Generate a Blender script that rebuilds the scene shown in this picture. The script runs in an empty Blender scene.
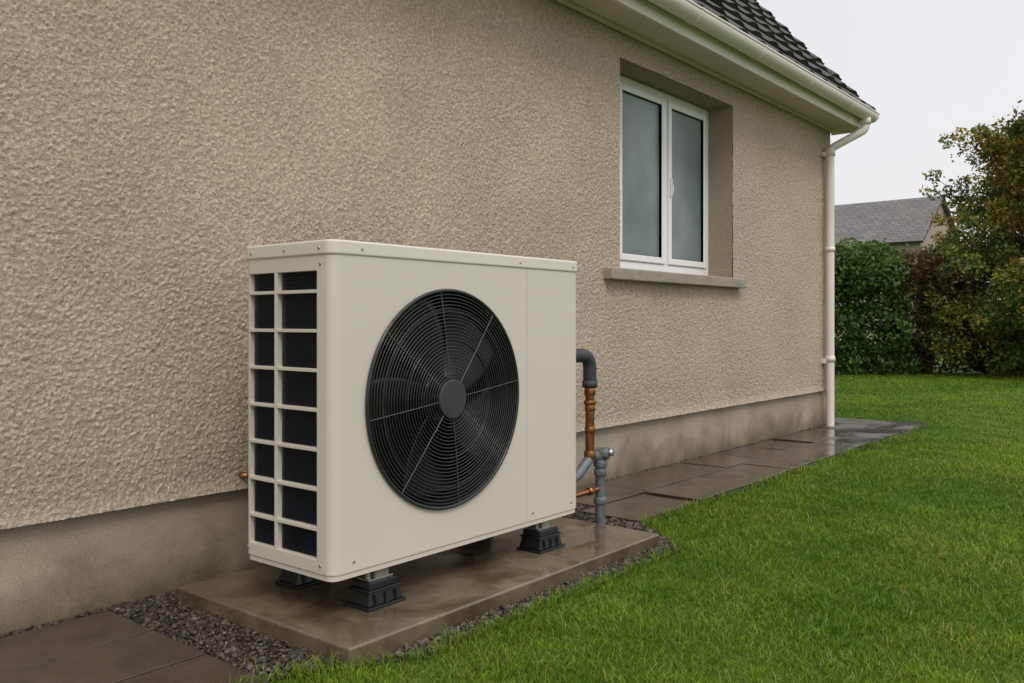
import bpy, bmesh, math, random
import numpy as np
from mathutils import Vector, Matrix
rng=np.random.default_rng(7); random.seed(7)
S=bpy.context.scene
S.view_settings.view_transform='Standard'
try: S.view_settings.look='None'
except: pass
S.view_settings.exposure=0; S.view_settings.gamma=1
D=2.85; H=0.95
VX,VY=0.774,0.633
# ---------------- materials ----------------
def newmat(name):
    m=bpy.data.materials.new(name); m.use_nodes=True
    nt=m.node_tree; b=nt.nodes['Principled BSDF']
    return m,nt,b
def ramp(nt,fac,stops):
    r=nt.nodes.new('ShaderNodeValToRGB'); e=r.color_ramp.elements
    while len(e)<len(stops): e.new(0.5)
    for i,(p,c) in enumerate(stops):
        e[i].position=p; e[i].color=(c[0],c[1],c[2],1) if hasattr(c,'__len__') else (c,c,c,1)
    nt.links.new(fac,r.inputs[0]); return r.outputs[0]
def noise(nt,scale,detail=4,rough=0.55,vec=None,dist=0):
    n=nt.nodes.new('ShaderNodeTexNoise'); n.inputs['Scale'].default_value=scale
    n.inputs['Detail'].default_value=detail; n.inputs['Roughness'].default_value=rough
    n.inputs['Distortion'].default_value=dist
    if vec is not None: nt.links.new(vec,n.inputs['Vector'])
    return n.outputs[0]
def pos(nt):
    return nt.nodes.new('ShaderNodeNewGeometry').outputs['Position']
def mixc(nt,f,a,b,mode='MIX'):
    m=nt.nodes.new('ShaderNodeMix'); m.data_type='RGBA'; m.blend_type=mode
    for i,v in ((0,f),(6,a),(7,b)):
        if isinstance(v,bpy.types.NodeSocket): nt.links.new(v,m.inputs[i])
        elif i==0: m.inputs[0].default_value=v
        else: m.inputs[i].default_value=(v[0],v[1],v[2],1)
    return m.outputs[2]
def bump(nt,b,h,strength=0.5,dist=0.01,prev=None):
    n=nt.nodes.new('ShaderNodeBump'); n.inputs['Strength'].default_value=strength; n.inputs['Distance'].default_value=dist
    nt.links.new(h,n.inputs['Height'])
    if prev is not None: nt.links.new(prev,n.inputs['Normal'])
    nt.links.new(n.outputs[0],b.inputs['Normal']); return n.outputs[0]
def math_(nt,op,a,b=0.0):
    m=nt.nodes.new('ShaderNodeMath'); m.operation=op
    for i,v in ((0,a),(1,b)):
        if isinstance(v,bpy.types.NodeSocket): nt.links.new(v,m.inputs[i])
        else: m.inputs[i].default_value=v
    return m.outputs[0]
def simple(name,col,rough=0.5,metal=0,nscale=8,var=0.12,bs=0.0,bscale=200,spec=0.5):
    m,nt,b=newmat(name); p=pos(nt)
    f=noise(nt,nscale,3,0.6,p)
    lo=[c*(1-var) for c in col]; hi=[min(1,c*(1+var)) for c in col]
    nt.links.new(ramp(nt,f,[(0.3,lo),(0.7,hi)]),b.inputs['Base Color'])
    nt.links.new(ramp(nt,f,[(0.3,rough*0.85),(0.7,min(1,rough*1.15))]),b.inputs['Roughness'])
    b.inputs['Metallic'].default_value=metal
    b.inputs['Specular IOR Level'].default_value=spec
    if bs>0: bump(nt,b,noise(nt,bscale,2,0.6,p),bs,0.002)
    return m
def m_roughcast(attr):
    m,nt,b=newmat('roughcast_render'); p=pos(nt)
    n1=noise(nt,230,2,0.8,p)
    base=ramp(nt,n1,[(0.30,(0.27,0.205,0.15)),(0.44,(0.56,0.46,0.365)),(0.60,(0.665,0.565,0.46)),(0.76,(0.83,0.75,0.65))])
    if attr:
        a=nt.nodes.new('ShaderNodeAttribute'); a.attribute_name='Col'
        base=mixc(nt,1.0,base,a.outputs['Color'],'MULTIPLY')
    else: base=mixc(nt,1.0,base,(0.86,0.83,0.81),'MULTIPLY')
    nt.links.new(base,b.inputs['Base Color']); b.inputs['Roughness'].default_value=0.95
    b.inputs['Specular IOR Level'].default_value=0.12
    if attr: bump(nt,b,noise(nt,200,2,0.8,p),0.8,0.006)
    else: bump(nt,b,noise(nt,90,4,0.85,p),1.0,0.02)
    return m
def m_concrete(name,lo,hi,rlo,rhi,bs=0.4,stain=None,sc=6,psc=2.3,coat=0,wet=None):
    m,nt,b=newmat(name); p=pos(nt)
    n1=noise(nt,sc,6,0.65,p,0.3); n2=noise(nt,160,3,0.6,p); n3=noise(nt,psc,4,0.55,p,0.5)
    c=ramp(nt,n1,[(0.3,lo),(0.7,hi)])
    c=mixc(nt,0.6,c,ramp(nt,n2,[(0.3,(0.55,0.55,0.55)),(0.7,(1.3,1.3,1.3))]),'MULTIPLY')
    if wet: c=mixc(nt,1.0,c,ramp(nt,n3,[(0.42,wet),(0.60,(1,1,1))]),'MULTIPLY')
    if stain:
        sx=nt.nodes.new('ShaderNodeSeparateXYZ'); nt.links.new(p,sx.inputs[0])
        zz=math_(nt,'ADD',sx.outputs[2],math_(nt,'MULTIPLY',math_(nt,'SUBTRACT',n1,0.5),0.35))
        c=mixc(nt,1.0,c,ramp(nt,zz,stain),'MULTIPLY')
    nt.links.new(c,b.inputs['Base Color'])
    nt.links.new(ramp(nt,n3,[(0.42,rlo),(0.60,rhi)]),b.inputs['Roughness'])
    if coat>0:
        b.inputs['Coat Weight'].default_value=coat
        nt.links.new(ramp(nt,n3,[(0.44,0.02),(0.60,0.3)]),b.inputs['Coat Roughness'])
    bump(nt,b,n2,bs,0.002)
    return m
def m_attr(name,rough=0.55,trans=0.25,spec=0.3):
    m,nt,b=newmat(name)
    a=nt.nodes.new('ShaderNodeAttribute'); a.attribute_name='Col'
    nt.links.new(a.outputs['Color'],b.inputs['Base Color'])
    b.inputs['Roughness'].default_value=rough; b.inputs['Specular IOR Level'].default_value=spec
    if trans>0:
        t=nt.nodes.new('ShaderNodeBsdfTranslucent'); nt.links.new(a.outputs['Color'],t.inputs['Color'])
        mx=nt.nodes.new('ShaderNodeMixShader'); mx.inputs[0].default_value=trans
        nt.links.new(b.outputs[0],mx.inputs[1]); nt.links.new(t.outputs[0],mx.inputs[2])
        nt.links.new(mx.outputs[0],nt.nodes['Material Output'].inputs[0])
    return m
M={}
M['rough']=m_roughcast(True)
M['rough2']=m_roughcast(False)
M['plinth']=m_concrete('plinth_render',(0.29,0.25,0.18),(0.43,0.375,0.29),0.6,0.9,0.6,[(0.02,(0.40,0.38,0.30)),(0.2,(0.92,0.91,0.89))],3)
M['slab']=m_concrete('wet_concrete',(0.105,0.080,0.046),(0.20,0.158,0.10),0.12,0.45,0.35,None,7,3.6,0.8,(0.60,0.58,0.54))
M['pave']=m_concrete('wet_paving',(0.036,0.026,0.018),(0.088,0.066,0.048),0.10,0.45,0.5,None,5,2.6,0.55,(0.7,0.68,0.66))
M['sill']=m_concrete('sill_concrete',(0.25,0.22,0.175),(0.37,0.33,0.27),0.6,0.85,0.4)
M['upvc']=simple('white_upvc',(0.82,0.81,0.81),0.3,0,3,0.03)
M['cream']=simple('cream_painted_plastic',(0.75,0.69,0.64),0.35,0,2,0.06)
M['soffit']=simple('painted_soffit_board',(0.64,0.565,0.51),0.5,0,2,0.08)
M['casing']=simple('powder_coated_steel',(0.61,0.57,0.49),0.42,0,1.5,0.03,0.12,900)
M['lid']=simple('powder_coated_lid',(0.66,0.62,0.54),0.4,0,1.5,0.03,0.12,900)
M['black']=simple('black_plastic',(0.016,0.018,0.020),0.3,0,10,0.2)
M['dark']=simple('dark_interior',(0.005,0.006,0.008),0.8,0,10,0.2)
M['navy']=simple('coil_fins',(0.008,0.013,0.023),0.45,0.2,20,0.3)
M['wire']=simple('black_coated_wire',(0.022,0.023,0.025),0.22,0,20,0.2)
M['spoke']=simple('guard_spoke',(0.085,0.085,0.085),0.3,0.2,20,0.2)
M['hub']=simple('hub_cap',(0.036,0.038,0.040),0.45,0,20,0.1)
M['rubber']=simple('rubber_foot',(0.007,0.009,0.011),0.34,0,12,0.2,0.2,300)
M['steel']=simple('zinc_steel',(0.45,0.45,0.44),0.35,0.9,30,0.15)
M['copper']=simple('copper_pipe',(0.45,0.17,0.075),0.34,1.0,22,0.45)
M['brass']=simple('brass_fitting',(0.36,0.18,0.075),0.38,1.0,30,0.3)
M['greypipe']=simple('grey_lagged_pipe',(0.15,0.165,0.175),0.42,0.3,25,0.3,0.3,120)
M['lag']=simple('dark_insulation',(0.038,0.042,0.046),0.6,0,25,0.2,0.4,150)
M['soil']=simple('wet_soil',(0.022,0.017,0.012),0.6,0,20,0.5,0.5,80)
M['stone']=m_attr('gravel_stone',0.4,0,0.4)
M['grass']=m_attr('grass_blade',0.42,0.35,0.35)
M['leaf']=m_attr('leaf',0.5,0.25,0.3)
M['bark']=simple('bark',(0.06,0.045,0.032),0.9,0,12,0.4,0.8,40)
def m_tiles(name,a,b_):
    m,nt,b=newmat(name); p=pos(nt)
    c=ramp(nt,noise(nt,9,5,0.7,p),[(0.3,a),(0.55,b_),(0.75,[x*1.7 for x in b_])])
    nt.links.new(c,b.inputs['Base Color']); b.inputs['Roughness'].default_value=0.65
    return m
M['tile']=m_tiles('concrete_roof_tile',(0.020,0.018,0.016),(0.036,0.033,0.029))
def m_slate():
    m,nt,b=newmat('slate_roof'); tc=nt.nodes.new('ShaderNodeTexCoord')
    br=nt.nodes.new('ShaderNodeTexBrick'); br.inputs['Scale'].default_value=1
    br.inputs['Brick Width'].default_value=0.35; br.inputs['Row Height'].default_value=0.22; br.inputs['Mortar Size'].default_value=0.018
    br.inputs['Color1'].default_value=(0.095,0.092,0.092,1); br.inputs['Color2'].default_value=(0.145,0.137,0.133,1); br.inputs['Mortar'].default_value=(0.05,0.05,0.05,1)
    nt.links.new(tc.outputs['UV'],br.inputs[0]); nt.links.new(br.outputs[0],b.inputs['Base Color']); b.inputs['Roughness'].default_value=0.7
    return m
M['slate']=m_slate()
M['farwall']=simple('harled_wall',(0.34,0.29,0.24),0.9,0,1,0.1)
def m_glass():
    m,nt,b=newmat('obscured_glass'); p=pos(nt)
    c=ramp(nt,noise(nt,1.3,3,0.5,p),[(0.3,(0.075,0.105,0.112)),(0.7,(0.27,0.33,0.33))])
    nt.links.new(c,b.inputs['Base Color']); b.inputs['Roughness'].default_value=0.22
    b.inputs['Specular IOR Level'].default_value=0.6
    bump(nt,b,noise(nt,75,2,0.7,p),0.8,0.004); return m
M['glass']=m_glass()
def m_ground():
    m,nt,b=newmat('turf'); p=pos(nt)
    c=ramp(nt,noise(nt,1.5,5,0.65,p),[(0.3,(0.045,0.085,0.010)),(0.7,(0.085,0.145,0.016))])
    c=mixc(nt,1.0,c,ramp(nt,noise(nt,60,3,0.7,p),[(0.3,(0.5,0.5,0.5)),(0.7,(1.1,1.1,1.1))]),'MULTIPLY')
    nt.links.new(c,b.inputs['Base Color']); b.inputs['Roughness'].default_value=0.9; b.inputs['Specular IOR Level'].default_value=0.1
    return m
M['turf']=m_ground()
# ---------------- helpers ----------------
def link(o,parent=None):
    S.collection.objects.link(o)
    if parent: o.parent=parent
    return o
def empty(name):
    o=bpy.data.objects.new(name,None); o.empty_display_size=0.2; return link(o)
def np_mesh(name,V,F,mat=None,parent=None,col=None,smooth=False):
    V=np.asarray(V,dtype=np.float32); F=np.asarray(F,dtype=np.int32)
    me=bpy.data.meshes.new(name); k=F.shape[1]
    me.vertices.add(len(V)); me.vertices.foreach_set('co',V.ravel())
    me.loops.add(F.size); me.loops.foreach_set('vertex_index',F.ravel())
    me.polygons.add(len(F)); me.polygons.foreach_set('loop_start',np.arange(0,F.size,k,dtype=np.int32))
    me.update(calc_edges=True); me.validate()
    me.polygons.foreach_set('use_smooth',np.full(len(me.polygons),smooth,dtype=bool))
    if col is not None:
        a=me.color_attributes.new(name='Col',type='FLOAT_COLOR',domain='POINT')
        c=np.ones((len(V),4),dtype=np.float32); c[:,:3]=col; a.data.foreach_set('color',c.ravel())
    me.materials.append(mat)
    return link(bpy.data.objects.new(name,me),parent)
def bm_obj(name,bm,mat,parent=None,smooth=False,bevel=0,seg=2):
    me=bpy.data.meshes.new(name); bm.normal_update(); bm.to_mesh(me); bm.free()
    if smooth:
        for f in me.polygons: f.use_smooth=True
    if isinstance(mat,list):
        for m in mat: me.materials.append(m)
    else: me.materials.append(mat)
    o=link(bpy.data.objects.new(name,me),parent)
    if bevel>0:
        b=o.modifiers.new('Bevel','BEVEL'); b.width=bevel; b.segments=seg; b.limit_method='ANGLE'; b.angle_limit=math.radians(40)
    return o
def add_box(bm,x0,x1,y0,y1,z0,z1):
    vs=[bm.verts.new(c) for c in ((x0,y0,z0),(x1,y0,z0),(x1,y1,z0),(x0,y1,z0),(x0,y0,z1),(x1,y0,z1),(x1,y1,z1),(x0,y1,z1))]
    for f in ((3,2,1,0),(4,5,6,7),(0,1,5,4),(1,2,6,5),(2,3,7,6),(3,0,4,7)): bm.faces.new([vs[i] for i in f])
    return vs
def box(name,x0,x1,y0,y1,z0,z1,mat,parent=None,bevel=0.0):
    bm=bmesh.new(); add_box(bm,x0,x1,y0,y1,z0,z1); return bm_obj(name,bm,mat,parent,bevel=bevel)
def rrect(x0,x1,y0,y1,r,seg=6):
    pts=[]
    for cx,cy,a0 in ((x1-r,y1-r,0),(x0+r,y1-r,90),(x0+r,y0+r,180),(x1-r,y0+r,270)):
        for i in range(seg+1):
            a=math.radians(a0+90*i/seg); pts.append((cx+r*math.cos(a),cy+r*math.sin(a)))
    return pts
def extrude_poly(pts,z0,z1):
    bm=bmesh.new(); n=len(pts)
    a=[bm.verts.new((x,y,z0)) for x,y in pts]; b=[bm.verts.new((x,y,z1)) for x,y in pts]
    bm.faces.new(a[::-1]); bm.faces.new(b)
    for i in range(n): bm.faces.new((a[i],a[(i+1)%n],b[(i+1)%n],b[i]))
    return bm
def fillet(pts,r,seg=6):
    pts=[Vector(p) for p in pts]; out=[pts[0]]
    for i in range(1,len(pts)-1):
        p=pts[i]; a=(pts[i-1]-p); b=(pts[i+1]-p); rr=min(r,a.length*0.49,b.length*0.49)
        A=p+a.normalized()*rr; B=p+b.normalized()*rr
        for k in range(seg+1):
            t=k/seg; out.append((1-t)**2*A+2*t*(1-t)*p+t*t*B)
    out.append(pts[-1]); return out
def tube(name,pts,rad,mat,parent=None,r=0.05,fill=True):
    P=fillet(pts,r); cu=bpy.data.curves.new(name,'CURVE'); cu.dimensions='3D'
    sp=cu.splines.new('POLY'); sp.points.add(len(P)-1)
    for i,p in enumerate(P): sp.points[i].co=(p.x,p.y,p.z,1)
    cu.bevel_depth=rad; cu.bevel_resolution=6; cu.use_fill_caps=fill; cu.materials.append(mat)
    sp.use_smooth=True
    return link(bpy.data.objects.new(name,cu),parent)
def cyl(name,c,axis,rad,h,mat,parent=None,seg=32,r2=None,bevel=0):
    bm=bmesh.new(); bmesh.ops.create_cone(bm,cap_ends=True,segments=seg,radius1=rad,radius2=rad if r2 is None else r2,depth=h)
    q=Vector((0,0,1)).rotation_difference(Vector(axis)).to_matrix().to_4x4()
    bmesh.ops.transform(bm,matrix=Matrix.Translation(Vector(c))@q,verts=bm.verts)
    o=bm_obj(name,bm,mat,parent,bevel=bevel)
    for f in o.data.polygons:
        f.use_smooth = len(f.vertices)==4
    return o
def fieldnoise(nx,nz,dx,wl,seed,bw=0.5):
    g=np.random.default_rng(seed).standard_normal((nx,nz))
    fx=np.fft.fftfreq(nx,dx)[:,None]; fz=np.fft.fftfreq(nz,dx)[None,:]; f=np.sqrt(fx**2+fz**2)+1e-9
    filt=np.exp(-(np.log(f*wl))**2/(2*bw**2)); h=np.real(np.fft.ifft2(np.fft.fft2(g)*filt)); return h/h.std()
def worley(X,Z,cell,seed):
    r=np.random.default_rng(seed); N=int(max(X.max(),Z.max())/cell)+8
    jx=r.random((N,N)); jz=r.random((N,N)); amp=r.random((N,N)); el=r.uniform(0.7,1.4,(N,N))
    ix=np.floor(X/cell).astype(int)+2; iz=np.floor(Z/cell).astype(int)+2
    best=np.full(X.shape,9.0); A=np.zeros(X.shape)
    for a in (-1,0,1):
        for b in (-1,0,1):
            px=(ix+a-2+jx[ix+a,iz+b])*cell; pz=(iz+b-2+jz[ix+a,iz+b])*cell; e=el[ix+a,iz+b]
            d=np.sqrt(((X-px)*e)**2+((Z-pz)/e)**2)/cell; k=d<best
            best=np.where(k,d,best); A=np.where(k,amp[ix+a,iz+b],A)
    return best,A
# ---------------- house ----------------
house=empty('roughcast_house')
OX0,OX1,OZ0,OZ1=4.483,6.025,1.275,2.54
WX1=8.06; WTOP=2.715
def breaks(arr,d):
    out=[]
    for a,b,dd in zip(arr[:-1],arr[1:],d):
        n=max(1,int(round((b-a)/dd))); out+=list(np.linspace(a,b,n+1)[:-1])
    return np.array(out+[arr[-1]])
G_=0.0040
xs=breaks([0.5,3.4,OX0,OX1,WX1],[0.0035,0.0043,0.005,0.0058]); zs=breaks([0.335,OZ0,OZ1,WTOP],[0.0038]*3)
nx,nz=len(xs),len(zs)
XX,ZZ=np.meshgrid(xs,zs,indexing='ij')
f1,a1=worley(XX,ZZ,0.0128,11); f2,a2=worley(XX,ZZ,0.0080,12)
s1=np.clip(1-(f1/0.62)**2,0,1)*a1; s2=np.clip(1-(f2/0.6)**2,0,1)*(a2**1.5)
r_=np.random.default_rng(4)
cl=fieldnoise(nx,nz,G_,0.045,2,0.5)
h=0.0042*s1+0.0030*s2+0.0006*cl+0.0006*r_.standard_normal((nx,nz))+0.0016*fieldnoise(nx,nz,G_,0.7,3,0.5)
h-=h.mean()
bell=np.clip((0.40-ZZ)/0.065,0,1)**2*0.014
V=np.stack([XX,-0.022-h-bell,ZZ],-1).reshape(-1,3)
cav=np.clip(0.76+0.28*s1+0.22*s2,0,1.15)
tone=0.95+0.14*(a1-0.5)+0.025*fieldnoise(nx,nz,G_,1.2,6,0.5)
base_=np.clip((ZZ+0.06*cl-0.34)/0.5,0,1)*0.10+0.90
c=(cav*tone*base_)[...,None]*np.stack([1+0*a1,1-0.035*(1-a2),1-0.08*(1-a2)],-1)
ii,jj=np.meshgrid(np.arange(nx-1),np.arange(nz-1),indexing='ij')
cx=(xs[:-1]+xs[1:])/2; cz=(zs[:-1]+zs[1:])/2
hole=((cx>OX0)&(cx<OX1))[:,None]&((cz>OZ0)&(cz<OZ1))[None,:]
a=(ii*nz+jj)[~hole]; F=np.stack([a,a+nz,a+nz+1,a+1],-1)
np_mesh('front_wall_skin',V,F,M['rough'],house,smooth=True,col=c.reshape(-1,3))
RY=0.18
bm=bmesh.new()
def quad(bm,*c): bm.faces.new([bm.verts.new(p) for p in c])
yo=-0.017
FX0=4.70
quad(bm,(OX0,yo,OZ0),(FX0,RY,OZ0),(FX0,RY,OZ1),(OX0,yo,OZ1))
quad(bm,(OX1,yo,OZ0),(OX1,yo,OZ1),(OX1,RY,OZ1),(OX1,RY,OZ0))
quad(bm,(OX0,yo,OZ1),(FX0,RY,OZ1),(OX1,RY,OZ1),(OX1,yo,OZ1))
bm_obj('window_reveals',bm,M['rough2'],house)
bm=bmesh.new()
RDG=3.5; BK=7.0; P=math.radians(48); YE=-0.30; ZE=2.85
rz=ZE+(RDG-YE)*math.tan(P)-0.08
ez=ZE+(0-YE)*math.tan(P)-0.08
for gx in (WX1,-4.0):
    bm.faces.new([bm.verts.new(p) for p in ((gx,-0.018,0.34),(gx,BK,0.34),(gx,BK,ez),(gx,RDG,rz),(gx,-0.018,ez))])
quad(bm,(-4,-0.018,0.34),(0.5,-0.018,0.34),(0.5,-0.018,WTOP),(-4,-0.018,WTOP))
quad(bm,(-4,BK,0.34),(WX1,BK,0.34),(WX1,BK,2.9),(-4,BK,2.9))
bm_obj('side_walls',bm,M['rough2'],house)
bm=bmesh.new(); quad(bm,(-4,-0.034,0.3355),(WX1,-0.034,0.3355),(WX1,0.02,0.3355),(-4,0.02,0.3355)); bm_obj('bell_drip_underside',bm,M['rough2'],house)
box('plinth',-4,WX1-0.012,0,BK-0.01,-0.2,0.345,M['plinth'],house)
bm=bmesh.new(); vs=add_box(bm,4.30,6.13,-0.085,RY,1.20,1.278)
for v in bm.verts:
    if v.co.z>1.25 and v.co.y<0: v.co.z-=0.012
bm_obj('window_sill',bm,M['sill'],house,bevel=0.006)
def frame(bm,x0,x1,z0,z1,w,y0,y1,wb=None):
    wb=wb or w
    add_box(bm,x0,x0+w,y0,y1,z0,z1); add_box(bm,x1-w,x1,y0,y1,z0,z1)
    add_box(bm,x0+w,x1-w,y0+0.0005,y1,z1-w,z1-0.0005); add_box(bm,x0+w,x1-w,y0+0.0005,y1,z0+0.0005,z0+wb)
FZ0,FZ1=1.285,2.536; FR=6.02; MX=5.375
bm=bmesh.new(); frame(bm,FX0+0.003,FR,FZ0,FZ1,0.05,RY-0.01,RY+0.07,0.06)
add_box(bm,MX-0.022,MX+0.022,RY-0.0095,RY+0.07,FZ0+0.06,FZ1-0.05)
bm_obj('window_frame',bm,M['upvc'],house,bevel=0.004)
bm=bmesh.new()
frame(bm,FX0+0.055,MX-0.024,FZ0+0.062,FZ1-0.052,0.045,RY-0.022,RY+0.04)
frame(bm,MX+0.024,FR-0.052,FZ0+0.062,FZ1-0.052,0.045,RY-0.022,RY+0.04)
bm_obj('window_sashes',bm,M['upvc'],house,bevel=0.007)
bm=bmesh.new()
for x0,x1 in ((FX0+0.098,MX-0.067),(MX+0.067,FR-0.095)):
    add_box(bm,x0,x1,RY+0.004,RY+0.02,FZ0+0.105,FZ1-0.095)
bm_obj('window_glass',bm,M['glass'],house)
bm=bmesh.new()
for x0,x1 in ((FX0+0.098,MX-0.067),(MX+0.067,FR-0.095)):
    g=0.006; frame(bm,x0-0.004,x1+0.004,FZ0+0.101,FZ1-0.091,g,RY-0.016,RY+0.01)
bm_obj('glazing_gaskets',bm,M['black'],house)
bm=bmesh.new(); add_box(bm,MX+0.035,MX+0.050,RY-0.036,RY-0.0225,1.82,1.95); add_box(bm,MX+0.037,MX+0.048,RY-0.046,RY-0.0365,1.84,1.90)
bm_obj('window_handle_plate',bm,M['upvc'],house,bevel=0.003)
# eaves
EX=8.22
box('soffit',-4.2,EX,-0.262,0.02,2.708,2.722,M['soffit'],house)
box('soffit_batten',-4.2,WX1,-0.055,-0.030,2.685,2.707,M['soffit'],house,0.003)
box('fascia',-4.2,EX,-0.284,-0.2625,2.69,2.86,M['cream'],house,0.003)
box('eaves_end_box',EX-0.02,EX+0.004,-0.262,0.02,2.69,2.95,M['cream'],house,0.003)
GY,GZ,GR=-0.350,2.815,0.062
prof=[]
for i in range(13):
    a=math.pi+math.pi*i/12; prof.append((GY+GR*math.cos(a),GZ+GR*math.sin(a)*1.05))
prof=[(GY-GR-0.006,GZ+0.012),(GY-GR-0.006,GZ+0.004)]+prof+[(GY+GR,GZ+0.012)]
inner=[(y+(GY-y)*0.06,z+0.004) for y,z in prof]
GE=8.18
bm=bmesh.new(); L=prof+inner[::-1]
A=[bm.verts.new((-4.2,y,z)) for y,z in L]; B=[bm.verts.new((GE,y,z)) for y,z in L]
for i in range(len(L)): j=(i+1)%len(L); bm.faces.new((A[i],A[j],B[j],B[i]))
bm_obj('gutter',bm,M['cream'],house,smooth=False)
bm=bmesh.new(); pp=prof
A=[bm.verts.new((GE-0.004,y-0.002 if y<GY else y+0.002,z-0.003)) for y,z in pp]; B=[bm.verts.new((GE+0.015,y-0.002 if y<GY else y+0.002,z-0.003)) for y,z in pp]
bm.faces.new(A); bm.faces.new(B[::-1])
for i in range(len(pp)): j=(i+1)%len(pp); bm.faces.new((A[i],A[j],B[j],B[i]))
for gx in np.arange(-3.5,8.1,0.92):
    A=[bm.verts.new((gx-0.013,GY+(y-GY)*1.07,GZ+(z-GZ)*1.09)) for y,z in pp]; B=[bm.verts.new((gx+0.013,GY+(y-GY)*1.07,GZ+(z-GZ)*1.09)) for y,z in pp]
    bm.faces.new(A); bm.faces.new(B[::-1])
    for i in range(len(pp)): j=(i+1)%len(pp); bm.faces.new((A[i],A[j],B[j],B[i]))
bmesh.ops.recalc_face_normals(bm,faces=bm.faces)
bm_obj('gutter_brackets',bm,M['cream'],house)
DPX=7.88
tube('downpipe',[(8.02,GY,2.77),(8.02,GY,2.66),(DPX,-0.085,2.50),(DPX,-0.085,0.02)],0.036,M['cream'],house,0.05)
for z,hh in ((2.47,0.07),(0.62,0.05),(1.6,0.04)):
    cyl('downpipe_socket',(DPX,-0.085,z),(0,0,1),0.043,hh,M['cream'],house)
cyl('gutter_outlet',(8.02,GY,2.735),(0,0,1),0.044,0.06,M['cream'],house)
for z in (2.45,0.60): box('downpipe_clip',DPX-0.055,DPX+0.055,-0.06,-0.022,z-0.02,z+0.02,M['cream'],house,0.003)
def tile_roof(sign):
    rx=np.arange(-4.25,EX+0.051,0.025); gauge=0.24
    Ltot=(RDG-YE)/math.cos(P); s=[]; hs=[]
    k=0
    while k*gauge<Ltot:
        s+=[k*gauge,k*gauge+0.002,min((k+1)*gauge,Ltot)]; hs+=[0.0,0.042,0.004]; k+=1
    s=np.array(s); hs=np.array(hs)
    prof=0.014*np.clip(np.cos(2*np.pi*rx/0.30),-0.35,1)
    row=(np.arange(len(s))//3)
    jig=rng.normal(0,0.003,(len(rx)//12+1,row.max()+1))
    Hh=hs[None,:]+prof[:,None]+jig[(np.arange(len(rx))//12)[:,None],row[None,:]]
    Y=YE-0.06+s*math.cos(P); Z=ZE-0.03+s*math.sin(P)
    YY=Y[None,:]-Hh*math.sin(P); ZZ=Z[None,:]+Hh*math.cos(P)
    if sign<0: YY=2*RDG-YY
    XX=np.repeat(rx[:,None],len(s),1)
    V=np.stack([XX,YY,ZZ],-1).reshape(-1,3); n=len(s)
    ii,jj=np.meshgrid(np.arange(len(rx)-1),np.arange(n-1),indexing='ij'); a=(ii*n+jj).ravel()
    np_mesh('roof_tiles',V,np.stack([a,a+n,a+n+1,a+1],-1),M['tile'],house)
tile_roof(1); tile_roof(-1)
def slant(bm,x0,x1,s0,s1,t0,t1,sgn=1):
    def pt(x,s,t):
        y=YE+s*math.cos(P)-t*math.sin(P); z=ZE-0.03+s*math.sin(P)+t*math.cos(P)
        if sgn<0: y=2*RDG-y
        return (x,y,z)
    vs=[bm.verts.new(c) for c in (pt(x0,s0,t0),pt(x1,s0,t0),pt(x1,s1,t0),pt(x0,s1,t0),pt(x0,s0,t1),pt(x1,s0,t1),pt(x1,s1,t1),pt(x0,s1,t1))]
    for f in ((3,2,1,0),(4,5,6,7),(0,1,5,4),(1,2,6,5),(2,3,7,6),(3,0,4,7)): bm.faces.new([vs[i] for i in f])
LT=(RDG-YE)/math.cos(P)
bm=bmesh.new()
for sg in (1,-1): slant(bm,EX+0.006,EX+0.03,0.0,LT,-0.17,-0.012,sg); slant(bm,WX1,EX+0.005,0.05,LT,-0.06,-0.045,sg)
bm_obj('bargeboards',bm,M['cream'],house)
bm=bmesh.new()
for sg in (1,-1): slant(bm,-4.2,EX+0.004,0.0,LT,-0.035,-0.02,sg)
bm_obj('roof_deck',bm,M['dark'],house)
cyl('ridge_tiles',((EX-4.2)/2,RDG,ZE+(RDG-YE)*math.tan(P)-0.06),(1,0,0),0.11,EX+4.3,M['tile'],house)
# ---------------- heat pump ----------------
hp=empty('air_source_heat_pump')
X0,X1,Y0,Y1,Z0,ZL,Z1=1.668,2.940,-0.80,-0.352,0.195,1.157,1.196
FC=(2.165,0.69); FR_=0.362
bm=extrude_poly(rrect(X0,X1,Y0,Y1,0.034,8),Z0,ZL)
body=bm_obj('casing',bm,[M['casing'],M['dark']],hp)
bm=bmesh.new()
bmesh.ops.create_cone(bm,cap_ends=True,segments=96,radius1=FR_,radius2=FR_,depth=0.28)
bmesh.ops.transform(bm,matrix=Matrix.Translation((FC[0],Y0+0.06,FC[1]))@Matrix.Rotation(math.pi/2,4,'X'),verts=bm.verts)
rows=[];z=1.105
for hh in (0.057,0.109,0.109,0.109,0.109,0.109,0.109,0.086): rows.append((z-hh,z)); z-=hh+0.0105
cols=((-0.516,-0.382),(-0.728,-0.530))
for a,b in rows:
    for c,d in cols: add_box(bm,X0-0.02,X0+0.035,c,d,a,b)
add_box(bm,2.595,2.598,Y0-0.01,Y0+0.004,Z0-0.01,ZL+0.01)
add_box(bm,X0-0.01,X0+0.003,-0.7635,-0.7610,Z0-0.01,ZL+0.01)
add_box(bm,X0-0.01,X0+0.003,-0.370,-0.368,Z0-0.01,ZL+0.01)
cut=bm_obj('cutter',bm,M['dark'])
md=body.modifiers.new('b','BOOLEAN'); md.object=cut; md.operation='DIFFERENCE'; md.solver='EXACT'
bpy.context.view_layer.update()
dg=bpy.context.evaluated_depsgraph_get()
nm=bpy.data.meshes.new_from_object(body.evaluated_get(dg))
body.modifiers.clear(); body.data=nm; bpy.data.objects.remove(cut)
while len(nm.materials)>2: nm.materials.pop()
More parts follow.
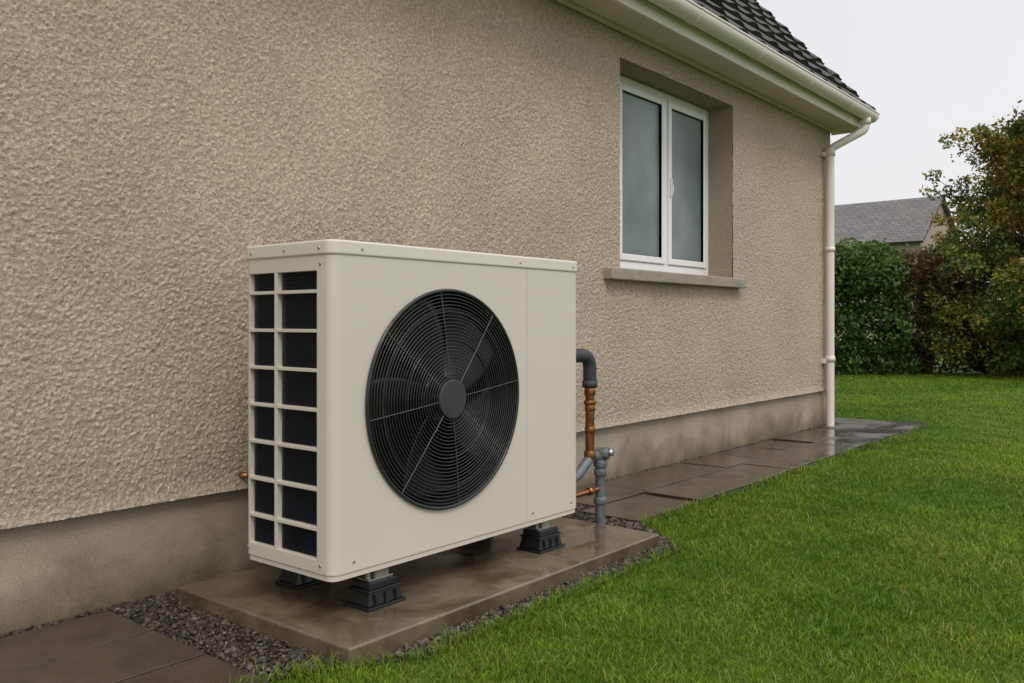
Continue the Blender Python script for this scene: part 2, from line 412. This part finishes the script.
nm.materials[0]=M['casing']
if len(nm.materials)<2: nm.materials.append(M['dark'])
nm.materials[1]=M['dark']
for f in nm.polygons:
    c=f.center; f.material_index=0
    if (c.x-FC[0])**2+(c.z-FC[1])**2<(FR_+0.003)**2 and Y0+0.001<c.y<Y1-0.01 and c.x>X0+0.04: f.material_index=1
    elif c.x>X0+0.03 and c.x<X0+0.04 and -0.74<c.y<-0.37: f.material_index=1
b=body.modifiers.new('Bevel','BEVEL'); b.width=0.0018; b.segments=2; b.limit_method='ANGLE'; b.angle_limit=math.radians(50)
for f in nm.polygons: f.use_smooth=False
bm_obj('lid',extrude_poly(rrect(X0-0.005,X1+0.005,Y0-0.005,Y1+0.005,0.038,10),ZL-0.006,Z1),M['lid'],hp,bevel=0.007,seg=4)
bm=extrude_poly(rrect(X0+0.004,X1-0.004,Y0+0.004,Y1-0.004,0.03,6),Z0-0.018,Z0-0.0005)
bm_obj('base_pan',bm,M['casing'],hp)
bm2=bmesh.new()
for a,b_ in rows:
    for c,d in cols:
        for zz in np.arange(a+0.003,b_-0.003,0.0052): add_box(bm2,X0+0.018,X0+0.034,c+0.001,d-0.001,zz,zz+0.0022)
bm_obj('coil_fins',bm2,M['navy'],hp)
def ring(r,y,w,n=112,m=6):
    A=np.linspace(0,2*np.pi,n,endpoint=False)[:,None]; B=np.linspace(0,2*np.pi,m,endpoint=False)[None,:]
    rr=r+w*np.cos(B); V=np.stack([FC[0]+rr*np.cos(A),y+w*np.sin(B)+0*A,FC[1]+rr*np.sin(A)],-1).reshape(-1,3)
    i,j=np.meshgrid(np.arange(n),np.arange(m),indexing='ij'); i2=(i+1)%n; j2=(j+1)%m
    return V,np.stack([i*m+j,i2*m+j,i2*m+j2,i*m+j2],-1).reshape(-1,4)
Vs=[];Fs=[];o=0
def gy(r): return Y0-0.006-0.010*(1-(r/0.37)**2)
R=list(np.arange(0.072,0.362,0.0117))
for r in R:
    V,F=ring(r,gy(r),0.0022); Vs.append(V);Fs.append(F+o);o+=len(V)
for r,w in ((0.3665,0.0065),(0.2,0.003),(0.3,0.003)):
    V,F=ring(r,gy(r)+(0.004 if w<0.006 else 0),w,128,8); Vs.append(V);Fs.append(F+o);o+=len(V)
np_mesh('fan_guard_rings',np.concatenate(Vs),np.concatenate(Fs),M['wire'],hp,smooth=True)
for k in range(8):
    a=math.radians(52+k*45)
    pts=[(FC[0]+r*math.cos(a),gy(r)-0.0025,FC[1]+r*math.sin(a)) for r in (0.05,0.12,0.2,0.28,0.366)]
    tube('guard_spoke',pts,0.0015,M['spoke'],hp,0.01)
cyl('guard_hub',(FC[0],gy(0.03)-0.002,FC[1]),(0,-1,0),0.066,0.014,M['hub'],hp,64,bevel=0.003)
Vs=[];Fs=[];o=0
for k in range(5):
    n,m=18,12; base=k*2*np.pi/5+0.5
    T=np.linspace(0,1,n)[:,None]; U=np.linspace(0,1,m)[None,:]
    r=0.07+T*0.275; sweep=0.40*T**1.3; width=0.72+0.22*T
    ang=base+sweep+(U-0.5)*width; y=Y0+0.075+(U-0.5)*0.085*(1-0.25*T)+0*r
    V=np.stack([FC[0]+(r+0*U)*np.cos(ang),y,FC[1]+(r+0*U)*np.sin(ang)],-1).reshape(-1,3)
    i,j=np.meshgrid(np.arange(n-1),np.arange(m-1),indexing='ij'); a=(i*m+j).ravel()
    Vs.append(V);Fs.append(np.stack([a,a+m,a+m+1,a+1],-1)+o);o+=len(V)
fb=np_mesh('fan_blades',np.concatenate(Vs),np.concatenate(Fs),M['black'],hp,smooth=True)
sm=fb.modifiers.new('s','SOLIDIFY'); sm.thickness=0.004
cyl('fan_hub',(FC[0],Y0+0.075,FC[1]),(0,-1,0),0.078,0.08,M['black'],hp,48)
cyl('fan_motor',(FC[0],Y0+0.15,FC[1]),(0,-1,0),0.06,0.08,M['dark'],hp,32)
scr=[((X0-0.006,y,1.172),(-1,0,0)) for y in (-0.40,-0.575,-0.745)]+[((x,Y0-0.006,1.172),(0,-1,0)) for x in (1.78,2.55,2.89)]
scr+=[((X0-0.001,y,z),(-1,0,0)) for y in (-0.375,-0.745) for z in (0.22,)]+[((X0-0.001,-0.745,z),(-1,0,0)) for z in (1.125,)]
scr+=[((x,Y0-0.001,z),(0,-1,0)) for x,z in ((2.63,0.225),(2.88,0.225),(1.75,0.225))]
for c,ax in scr:
    cyl('screw',c,ax,0.0055,0.005,M['steel'],hp,12,r2=0.004)
bm=bmesh.new(); bs=bmesh.new()
ZS=0.062
for fx in (1.876,2.740):
    for fy in (-0.755,-0.40):
        for (w,d,z0,z1,tp) in ((0.080,0.060,0,0.010,1.0),(0.072,0.052,0.010,0.05,0.88),(0.070,0.050,0.05,0.058,1.0),(0.060,0.044,0.058,0.080,0.96)):
            vs=add_box(bm,fx-w,fx+w,fy-d,fy+d,ZS+z0,ZS+z1)
            for v in vs[4:]: v.co.x=fx+(v.co.x-fx)*tp; v.co.y=fy+(v.co.y-fy)*tp
        for dx in (-0.042,0.0,0.042): add_box(bm,fx+dx-0.005,fx+dx+0.005,fy-0.057,fy+0.057,ZS+0.010,ZS+0.045)
        add_box(bs,fx-0.05,fx+0.05,fy-0.03,fy+0.03,ZS+0.080,ZS+0.086)
        add_box(bs,fx-0.024,fx+0.024,fy-0.029,fy+0.03,ZS+0.086,Z0-0.018)
        for dx in (-0.038,0.038):
            mt=Matrix.Translation((fx+dx,fy-0.01,ZS+0.094)); bmesh.ops.create_cone(bs,cap_ends=True,segments=6,radius1=0.010,radius2=0.010,depth=0.016,matrix=mt)
            mt=Matrix.Translation((fx+dx,fy-0.01,ZS+0.103)); bmesh.ops.create_cone(bs,cap_ends=True,segments=10,radius1=0.005,radius2=0.005,depth=0.024,matrix=mt)
bm_obj('rubber_feet',bm,M['rubber'],hp,bevel=0.003)
bm_obj('foot_brackets',bs,M['steel'],hp,bevel=0.001)
# ---------------- pipes ----------------
pw=empty('heating_pipework')
tube('insulated_elbow',[(2.90,-0.60,0.80),(3.31,-0.60,0.80),(3.31,-0.60,0.66)],0.031,M['lag'],pw,0.07)
cyl('elbow_collar',(3.31,-0.60,0.668),(0,0,1),0.035,0.03,M['lag'],pw)
tube('copper_riser',[(3.31,-0.60,0.66),(3.31,-0.60,0.33)],0.021,M['copper'],pw)
for z,r_,h_,mm in ((0.635,0.026,0.035,'copper'),(0.585,0.029,0.018,'brass'),(0.56,0.024,0.03,'brass'),(0.46,0.024,0.03,'copper'),(0.345,0.027,0.04,'brass')):
    cyl('pipe_coupling',(3.31,-0.60,z),(0,0,1),r_,h_,M[mm],pw,24,bevel=0.002)
tube('valve_tail',[(2.92,-0.60,0.235),(3.20,-0.60,0.255),(3.315,-0.60,0.335),(3.375,-0.60,0.335)],0.023,M['greypipe'],pw,0.05)
tube('drop_pipe',[(3.31,-0.60,0.34),(3.38,-0.61,0.335),(3.38,-0.61,0.02)],0.023,M['greypipe'],pw,0.03)
for z,r_ in ((0.30,0.031),(0.26,0.029),(0.13,0.030)):
    cyl('drop_collar',(3.38,-0.61,z),(0,0,1),r_,0.03,M['greypipe'],pw,20,bevel=0.003)
cyl('valve_body',(3.385,-0.615,0.345),(0.3,-1,0.1),0.030,0.07,M['greypipe'],pw,8,bevel=0.004)
cyl('valve_cap',(3.395,-0.655,0.352),(0.3,-1,0.1),0.016,0.03,M['steel'],pw,6)
tube('copper_return',[(2.92,-0.60,0.175),(3.375,-0.61,0.185)],0.013,M['copper'],pw,0.04)
cyl('return_coupling',(3.30,-0.6085,0.1835),(1,0,0.02),0.018,0.03,M['brass'],pw,20)
tube('wall_pipe',[(1.872,0.02,0.385),(1.872,-0.045,0.385),(2.05,-0.05,0.37),(2.2,-0.36,0.36)],0.010,M['brass'],pw,0.03)
# ---------------- slab, paving, gravel ----------------
bm=bmesh.new(); add_box(bm,1.565,3.24,-1.0,-0.12,-0.05,0.062)
bm_obj('concrete_plinth_slab',bm,M['slab'],bevel=0.007,seg=3)
R1=[]
edge=1.37
for k in range(9):
    b_=edge-0.45*k; R1.append((b_-0.45,b_,-0.33,-0.045))
    b_=edge-0.6*k; R1.append((b_-0.6,b_,-0.62,-0.33)); R1.append((b_-0.6,b_,-0.92,-0.62))
x=3.70
while x<8.0:
    x2=min(x+0.50,8.11)
    if 8.11-x2<0.1: x2=8.11
    R1.append((x,x2,-0.37,-0.03)); x=x2
    if x>=8.11: break
x=3.55
while x<8.66:
    x2=min(x+0.62,8.66)
    if 8.66-x2<0.12: x2=8.66
    R1.append((x,x2,-0.71,-0.37)); x=x2
y=-0.37
while y<7: R1.append((8.11,8.66,y,y+0.5)); y+=0.5
bm=bmesh.new()
for x0,x1,y0,y1 in R1:
    g=0.004; dz=random.gauss(0,0.0022); tx=random.gauss(0,0.0015)
    vs=add_box(bm,x0+g,x1-g,y0+g,y1-g,-0.05,0.020+dz)
    for v in vs[4:]: v.co.z+=tx*(1 if v.co.x>x0+0.1 else -1)
bm_obj('paving_path',bm,M['pave'],bevel=0.003)
def inlawn(x,y,n):
    e1=np.where(x<1.36,-0.86,np.where(x<1.75,-0.86-(x-1.36)*0.55,np.where(x<3.26,-1.072,np.where(x<3.55,-1.07+(x-3.26)*1.2,-0.722))))
    lawn=(y<e1+n)
    lawn|=(x>8.69+n)
    return lawn
def sheet(name,poly,z,mat,parent=None):
    bm=bmesh.new(); bm.faces.new([bm.verts.new((x,y,z)) for x,y in poly]); return bm_obj(name,bm,mat,parent)
sheet('soil_bed',[(-4,-0.86),(1.36,-0.88),(1.75,-1.09),(3.28,-1.09),(3.56,-0.74),(8.69,-0.74),(8.69,7),(8.0,7),(8.0,0.02),(-4,0.02)],0.006,M['soil'])
sheet('ground',[(-300,-300),(300,-300),(300,300),(-300,300)],0.0,M['turf'])
bmi=bmesh.new(); bmesh.ops.create_icosphere(bmi,subdivisions=1,radius=1); bmi.verts.ensure_lookup_table()
IV=np.array([v.co[:] for v in bmi.verts]); IF=np.array([[v.index for v in f.verts] for f in bmi.faces]); bmi.free()
zones=[(1.37,1.57,-1.12,0.0,1),(1.40,3.34,-1.12,-1.0,0.8),(3.235,3.72,-1.12,0.0,1),(1.4,3.8,-0.125,0.0,1),(0.2,1.40,-0.05,0.0,0.8),(3.7,8.1,-0.04,0.0,0.4)]
PX=[];PY=[]
for a,b_,c,d,k in zones:
    n=int((b_-a)*(d-c)*14000*k); PX.append(rng.uniform(a,b_,n)); PY.append(rng.uniform(c,d,n))
PX=np.concatenate(PX);PY=np.concatenate(PY)
keep=~inlawn(PX,PY,0.012*rng.standard_normal(len(PX)))&~((PX>3.54)&(PY<-0.37))&~((PX>3.70)&(PY<-0.03))&~((PX>1.58)&(PX<3.23)&(PY>-0.99)&(PY<-0.13))
PX=PX[keep];PY=PY[keep];n=len(PX)
sz=np.exp(rng.normal(math.log(0.0052),0.42,n))
sc=np.stack([sz*rng.uniform(0.8,1.5,n),sz*rng.uniform(0.7,1.1,n),sz*rng.uniform(0.45,0.8,n)],-1)
V=IV[None]*(1+0.18*rng.standard_normal((n,len(IV),1)))*sc[:,None,:]
th=rng.uniform(0,2*np.pi,n); ph=rng.normal(0,0.5,n)
c,s=np.cos(th)[:,None],np.sin(th)[:,None]; cp,sp_=np.cos(ph)[:,None],np.sin(ph)[:,None]
y_=V[...,1]*cp-V[...,2]*sp_; z_=V[...,1]*sp_+V[...,2]*cp; x_=V[...,0]*c-y_*s; y_=V[...,0]*s+y_*c
V=np.stack([x_+PX[:,None],y_+PY[:,None],z_+(0.006+rng.uniform(0,0.010,n))[:,None]],-1).reshape(-1,3)
F=(IF[None]+(np.arange(n)*len(IV))[:,None,None]).reshape(-1,3)
pal=np.array([(0.12,0.10,0.08),(0.18,0.14,0.10),(0.06,0.050,0.040),(0.14,0.10,0.065),(0.26,0.22,0.17),(0.09,0.077,0.066)])*0.45
cc=pal[rng.integers(0,len(pal),n)]*rng.uniform(0.6,1.3,(n,1))
np_mesh('gravel',V,F,M['stone'],col=np.repeat(cc,len(IV),0))
# ---------------- grass ----------------
def lownoise(x,y,s,seed):
    r=np.random.default_rng(seed); out=0
    for k in range(7):
        a=r.uniform(0,2*np.pi); f=s*r.uniform(0.6,1.9); p=r.uniform(0,6.28)
        out=out+np.sin((x*np.cos(a)+y*np.sin(a))*f+p+1.3*np.sin((x*np.sin(a)-y*np.cos(a))*f*0.7+p))
    return out/7
GX=[];GYs=[];GD=[]
def scatter(n,dmin,dmax,alo):
    r=np.sqrt(rng.uniform(dmin**2,dmax**2,n)); a=rng.uniform(math.radians(alo),math.radians(88),n)
    return r*np.cos(a),-D+r*np.sin(a),r
bands=[(1.6,3.2,18000,-12),(3.2,5,12000,-8),(5,8,5500,-5),(8,12,2500,-3),(12,18,1200,-2)]
for d0,d1,den,alo in bands:
    area=(d1**2-d0**2)*math.radians(88-alo)/2
    x,y,r=scatter(int(area*den),d0,d1,alo)
    nn=0.018*lownoise(x,y,14,5)+0.012*rng.standard_normal(len(x))
    k=inlawn(x,y,nn)&~((x<8.09)&(y>0))&~((x<8.68)&(y>-0.7)&(x>3.7))
    k&=~((x>8.0)&(y>0.5+(x-8.06)*0.55))
    GX.append(x[k]);GYs.append(y[k]);GD.append(r[k])
gx=np.concatenate(GX);gyy=np.concatenate(GYs);gd=np.concatenate(GD); n=len(gx); print('BLADES',n)
tuft=lownoise(gx,gyy,13,8)
L=rng.uniform(0.012,0.034,n)*(1+0.5*tuft+0.2*lownoise(gx,gyy,4,9))*(1+0.02*gd)
edge_d=inlawn(gx,gyy+0.05,0)==False
L=np.where(edge_d,L*1.5,L)
w=rng.uniform(0.0008,0.0017,n)*(1+0.20*np.clip(gd-2.5,0,20))
th=rng.uniform(0,2*np.pi,n); ld=rng.uniform(0,2*np.pi,n); lean=np.abs(rng.normal(0.6,0.5,n))
dx,dy=np.cos(ld)*lean*L,np.sin(ld)*lean*L
wx,wy=np.cos(th)*w,np.sin(th)*w
P0=np.stack([gx-wx,gyy-wy,0*gx],-1);P1=np.stack([gx+wx,gyy+wy,0*gx],-1)
P2=np.stack([gx-wx*0.8+dx*0.35,gyy-wy*0.8+dy*0.35,L*0.6],-1);P3=np.stack([gx+wx*0.8+dx*0.35,gyy+wy*0.8+dy*0.35,L*0.6],-1)
P4=np.stack([gx+dx,gyy+dy,L*0.9],-1)
V=np.stack([P0,P1,P2,P3,P4],1).reshape(-1,3)
F=(np.array([[0,1,3],[0,3,2],[2,3,4]])[None]+(np.arange(n)*5)[:,None,None]).reshape(-1,3)
t=np.clip(0.5+0.75*lownoise(gx,gyy,2.2,11)+0.5*lownoise(gx,gyy,9,31)+0.2*rng.standard_normal(n),0,1)[:,None]
ca=np.array((0.080,0.190,0.009));cb=np.array((0.235,0.355,0.022))
cc=ca*(1-t)+cb*t
dry=(rng.random(n)<0.04+0.22*np.clip(lownoise(gx,gyy,3.1,14),0,1))[:,None]
cc=np.where(dry,np.array((0.34,0.30,0.055)),cc)*rng.uniform(0.75,1.25,(n,1))
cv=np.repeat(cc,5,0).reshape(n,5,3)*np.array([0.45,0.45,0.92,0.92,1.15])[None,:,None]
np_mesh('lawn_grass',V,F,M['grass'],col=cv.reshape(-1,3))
# ---------------- foliage ----------------
def wpt(s,t,z=0):
    return np.array((t*VX+s*VY, -D+t*VY-s*VX, z))
def leaves(blobs,size,pal,dens=260,shell=0.55,rough=0.22,hi=None):
    Vs=[];Cs=[];tot=0
    for c,rad in blobs:
        c=np.array(c);rad=np.array(rad); area=4*math.pi*((rad[0]*rad[1]*rad[2])**(2/3)); n=int(area*dens)
        d=rng.standard_normal((n,3)); d/=np.linalg.norm(d,axis=1)[:,None]
        lump=0
        for k in range(5):
            a=rng.standard_normal(3)*3.2; lump=lump+np.sin(d@a+rng.uniform(0,6))
        rr=(shell+(1-shell)*rng.random(n)**0.5)*(1+rough*lump/3)*(1+0.05*rng.standard_normal(n))
        p=c+d*rad*rr[:,None]
        p=p[p[:,2]>0.03]; n=len(p)
        u=rng.standard_normal((n,3)); u/=np.linalg.norm(u,axis=1)[:,None]
        v=np.cross(u,rng.standard_normal((n,3))); v/=np.linalg.norm(v,axis=1)[:,None]
        s=size*rng.uniform(0.6,1.3,n)[:,None]
        q=np.stack([p-u*s,p+v*s*0.5,p+u*s,p-v*s*0.5],1)
        Vs.append(q.reshape(-1,3))
        shade=rng.uniform(0.7,1.2); bias=0.5*rng.random()**1.3
        if hi is not None: bias=0.5*rng.random()*np.clip(hi(c),0,1)*1.3
        idx=np.clip((rng.random(n)*0.5+bias)*len(pal),0,len(pal)-1).astype(int)
        cc=np.array(pal)[idx]*rng.uniform(0.7,1.3,(n,1))*shade
        Cs.append(np.repeat(cc,4,0)); tot+=n
    return np.concatenate(Vs),np.arange(tot*4).reshape(-1,4),np.concatenate(Cs)
def hedge(name,s0,s1,t,h,d,pal,step=0.45,size=0.05,dens=300,jit=0.12):
    blobs=[]
    for s in np.arange(s0,s1,step):
        for z in np.arange(0.3,h-0.2,0.5):
            c=wpt(s+rng.normal(0,jit),t+rng.normal(0,jit),z+rng.normal(0,0.08)); r=0.42+rng.normal(0,0.05)
            blobs.append((c,(r*1.1,r*1.1,r)))
        c=wpt(s+rng.normal(0,0.1),t,h-0.35+rng.normal(0,0.07)); blobs.append((c,(0.42,0.42,0.34+rng.normal(0,0.04))))
    V,F,C=leaves(blobs,size,pal,dens)
    return np_mesh(name,V,F,M['leaf'],col=C)
gp=[(0.035,0.078,0.011),(0.052,0.11,0.016),(0.070,0.14,0.022),(0.10,0.175,0.03)]
bp=[(0.050,0.060,0.018),(0.08,0.072,0.024),(0.13,0.080,0.036),(0.11,0.088,0.03),(0.18,0.10,0.047)]
ap=[(0.040,0.072,0.011),(0.060,0.10,0.015),(0.085,0.13,0.02),(0.14,0.165,0.024),(0.25,0.21,0.028),(0.32,0.19,0.024)]
hedge('privet_hedge',3.0,6.9,15.7,2.30,1.0,gp,dens=330)
hedge('beech_hedge',7.0,15.0,16.1,2.30,1.0,bp,size=0.045,jit=0.2,dens=340)
tree=empty('autumn_tree')
def limb(bm,a,b,r0,r1,seg=8):
    a=Vector(a);b=Vector(b); ax=(b-a).normalized(); q=Vector((0,0,1)).rotation_difference(ax).to_matrix().to_4x4()
    bmesh.ops.create_cone(bm,cap_ends=True,segments=seg,radius1=r0,radius2=r1,depth=(b-a).length,matrix=Matrix.Translation((a+b)/2)@q)
bm=bmesh.new(); base=Vector(wpt(9.75,15.1,0)); prev=base; r=0.16
trunk=[]
for k in range(6):
    nx_=prev+Vector((random.gauss(0,0.05),random.gauss(0,0.05),0.62)); limb(bm,prev,nx_,r,r*0.85); prev=nx_; r*=0.85; trunk.append(prev.copy())
blobs=[]
def prof_r(z): 
    return np.interp(z,[0.2,1.2,2.4,3.3,4.0,4.5],[2.45,2.4,2.2,1.95,1.6,1.1])
for k in range(270):
    z=random.uniform(0.3,4.25); R_=prof_r(z); a=random.uniform(0,6.28); q=math.sqrt(random.uniform(0.15,1.0))
    e=Vector((base.x+math.cos(a)*R_*q*random.uniform(0.88,1.0),base.y+math.sin(a)*R_*q,z))
    st=min(trunk,key=lambda t_:abs(t_.z-(e.z-0.5))); limb(bm,st,e,0.022,0.005,5)
    rr=random.uniform(0.24,0.46); blobs.append((tuple(e),(rr,rr,rr*0.8)))
    if q>0.8:
        for _ in range(2):
            e2=e+Vector((math.cos(a)*0.28,math.sin(a)*0.28,random.uniform(-0.1,0.35)))+Vector((random.gauss(0,0.12),random.gauss(0,0.12),0)); limb(bm,e,e2,0.006,0.003,4)
            blobs.append((tuple(e2),(0.16,0.16,0.14)))
bm_obj('trunk_and_limbs',bm,M['bark'],tree,smooth=True)
V,F,C=leaves(blobs,0.040,ap,280,0.3,0.3,hi=lambda c:0.45+0.2*c[2]); np_mesh('foliage',V,F,M['leaf'],tree,col=C)
# ---------------- neighbouring house ----------------
nb=empty('slate_roofed_house')
phi=math.radians(42)
ap0=wpt(19.5,40.0); rg=np.array((VY,-VX,0)); fw=np.array((VX,VY,0))
nrm=rg*math.cos(phi)-fw*math.sin(phi)
fr=-rg*math.sin(phi)-fw*math.cos(phi)
def NP(l,d,z): return tuple(ap0-nrm*l+fr*d+np.array((0,0,z)))
RZ,EZ,HD=6.65,4.6,2.7; LN=13
bm=bmesh.new()
for c in (((0,HD),(LN,HD)),((LN,-HD),(0,-HD))):
    (l0,d0),(l1,d1)=c; quad(bm,NP(l0,d0,0),NP(l1,d1,0),NP(l1,d1,EZ),NP(l0,d0,EZ))
for l in (0,LN): bm.faces.new([bm.verts.new(NP(l,d,z)) for d,z in ((HD,0),(-HD,0),(-HD,EZ),(0,RZ-0.05),(HD,EZ))])
bm_obj('walls',bm,M['farwall'],nb)
bm=bmesh.new(); uv=bm.loops.layers.uv.new('UVMap'); sl=math.hypot(HD+0.3,RZ-EZ+0.2)
for sg in (1,-1):
    f=bm.faces.new([bm.verts.new(NP(l,d*sg,z)) for l,d,z in ((-0.2,HD+0.3,EZ-0.2),(LN,HD+0.3,EZ-0.2),(LN,0,RZ),(-0.2,0,RZ))])
    for lp,u in zip(f.loops,((0,0),(LN,0),(LN,sl),(0,sl))): lp[uv].uv=u
o=bm_obj('slate_roof',bm,M['slate'],nb); sd=o.modifiers.new('s','SOLIDIFY'); sd.thickness=0.12; sd.offset=0
# ---------------- world & light ----------------
w=bpy.data.worlds.new('World'); S.world=w; w.use_nodes=True; nt=w.node_tree; nt.nodes.clear()
out=nt.nodes.new('ShaderNodeOutputWorld')
sky=nt.nodes.new('ShaderNodeTexSky'); sky.sky_type='NISHITA'; sky.sun_disc=False; sky.dust_density=3
b1=nt.nodes.new('ShaderNodeBackground'); b1.inputs[1].default_value=0.08; nt.links.new(sky.outputs[0],b1.inputs[0])
tc=nt.nodes.new('ShaderNodeTexCoord'); sx=nt.nodes.new('ShaderNodeSeparateXYZ'); nt.links.new(tc.outputs['Generated'],sx.inputs[0])
cr=ramp(nt,sx.outputs[2],[(0.0,(1.0,0.985,0.99)),(0.35,(0.93,0.92,0.95)),(1.0,(1.0,0.985,0.97))])
nz_=noise(nt,2.2,3,0.5,tc.outputs['Generated'])
cl=mixc(nt,1.0,cr,ramp(nt,nz_,[(0.3,(0.95,0.95,0.955)),(0.7,(1.0,1.0,1.0))]),'MULTIPLY')
b2=nt.nodes.new('ShaderNodeBackground'); nt.links.new(cl,b2.inputs[0])
st=math_(nt,'ADD',math_(nt,'MULTIPLY',math_(nt,'MAXIMUM',math_(nt,'SUBTRACT',sx.outputs[2],0.35),0.0),1.8),1.0); nt.links.new(st,b2.inputs[1])
mx=nt.nodes.new('ShaderNodeMixShader'); mx.inputs[0].default_value=0.88
nt.links.new(b1.outputs[0],mx.inputs[1]); nt.links.new(b2.outputs[0],mx.inputs[2]); nt.links.new(mx.outputs[0],out.inputs[0])
sl_=bpy.data.lights.new('sun','SUN'); sl_.energy=1.2; sl_.angle=math.radians(18); sl_.color=(1,0.95,0.88)
so=link(bpy.data.objects.new('sun',sl_))
dirv=Vector((-0.45,-0.65,0.95)).normalized()
so.rotation_euler=dirv.to_track_quat('Z','Y').to_euler()
sky.sun_elevation=math.asin(dirv.z); sky.sun_rotation=math.atan2(dirv.x,dirv.y)
# ---------------- camera ----------------
cam=bpy.data.cameras.new('camera'); cam.sensor_width=36; cam.lens=877/1024*36; cam.clip_end=1000; cam.clip_start=0.05
cam.shift_y=-19.5/1024
co=link(bpy.data.objects.new('camera',cam)); co.location=(0,-D,H); co.rotation_euler=(math.radians(90),0,-math.atan2(VX,VY))
S.camera=co
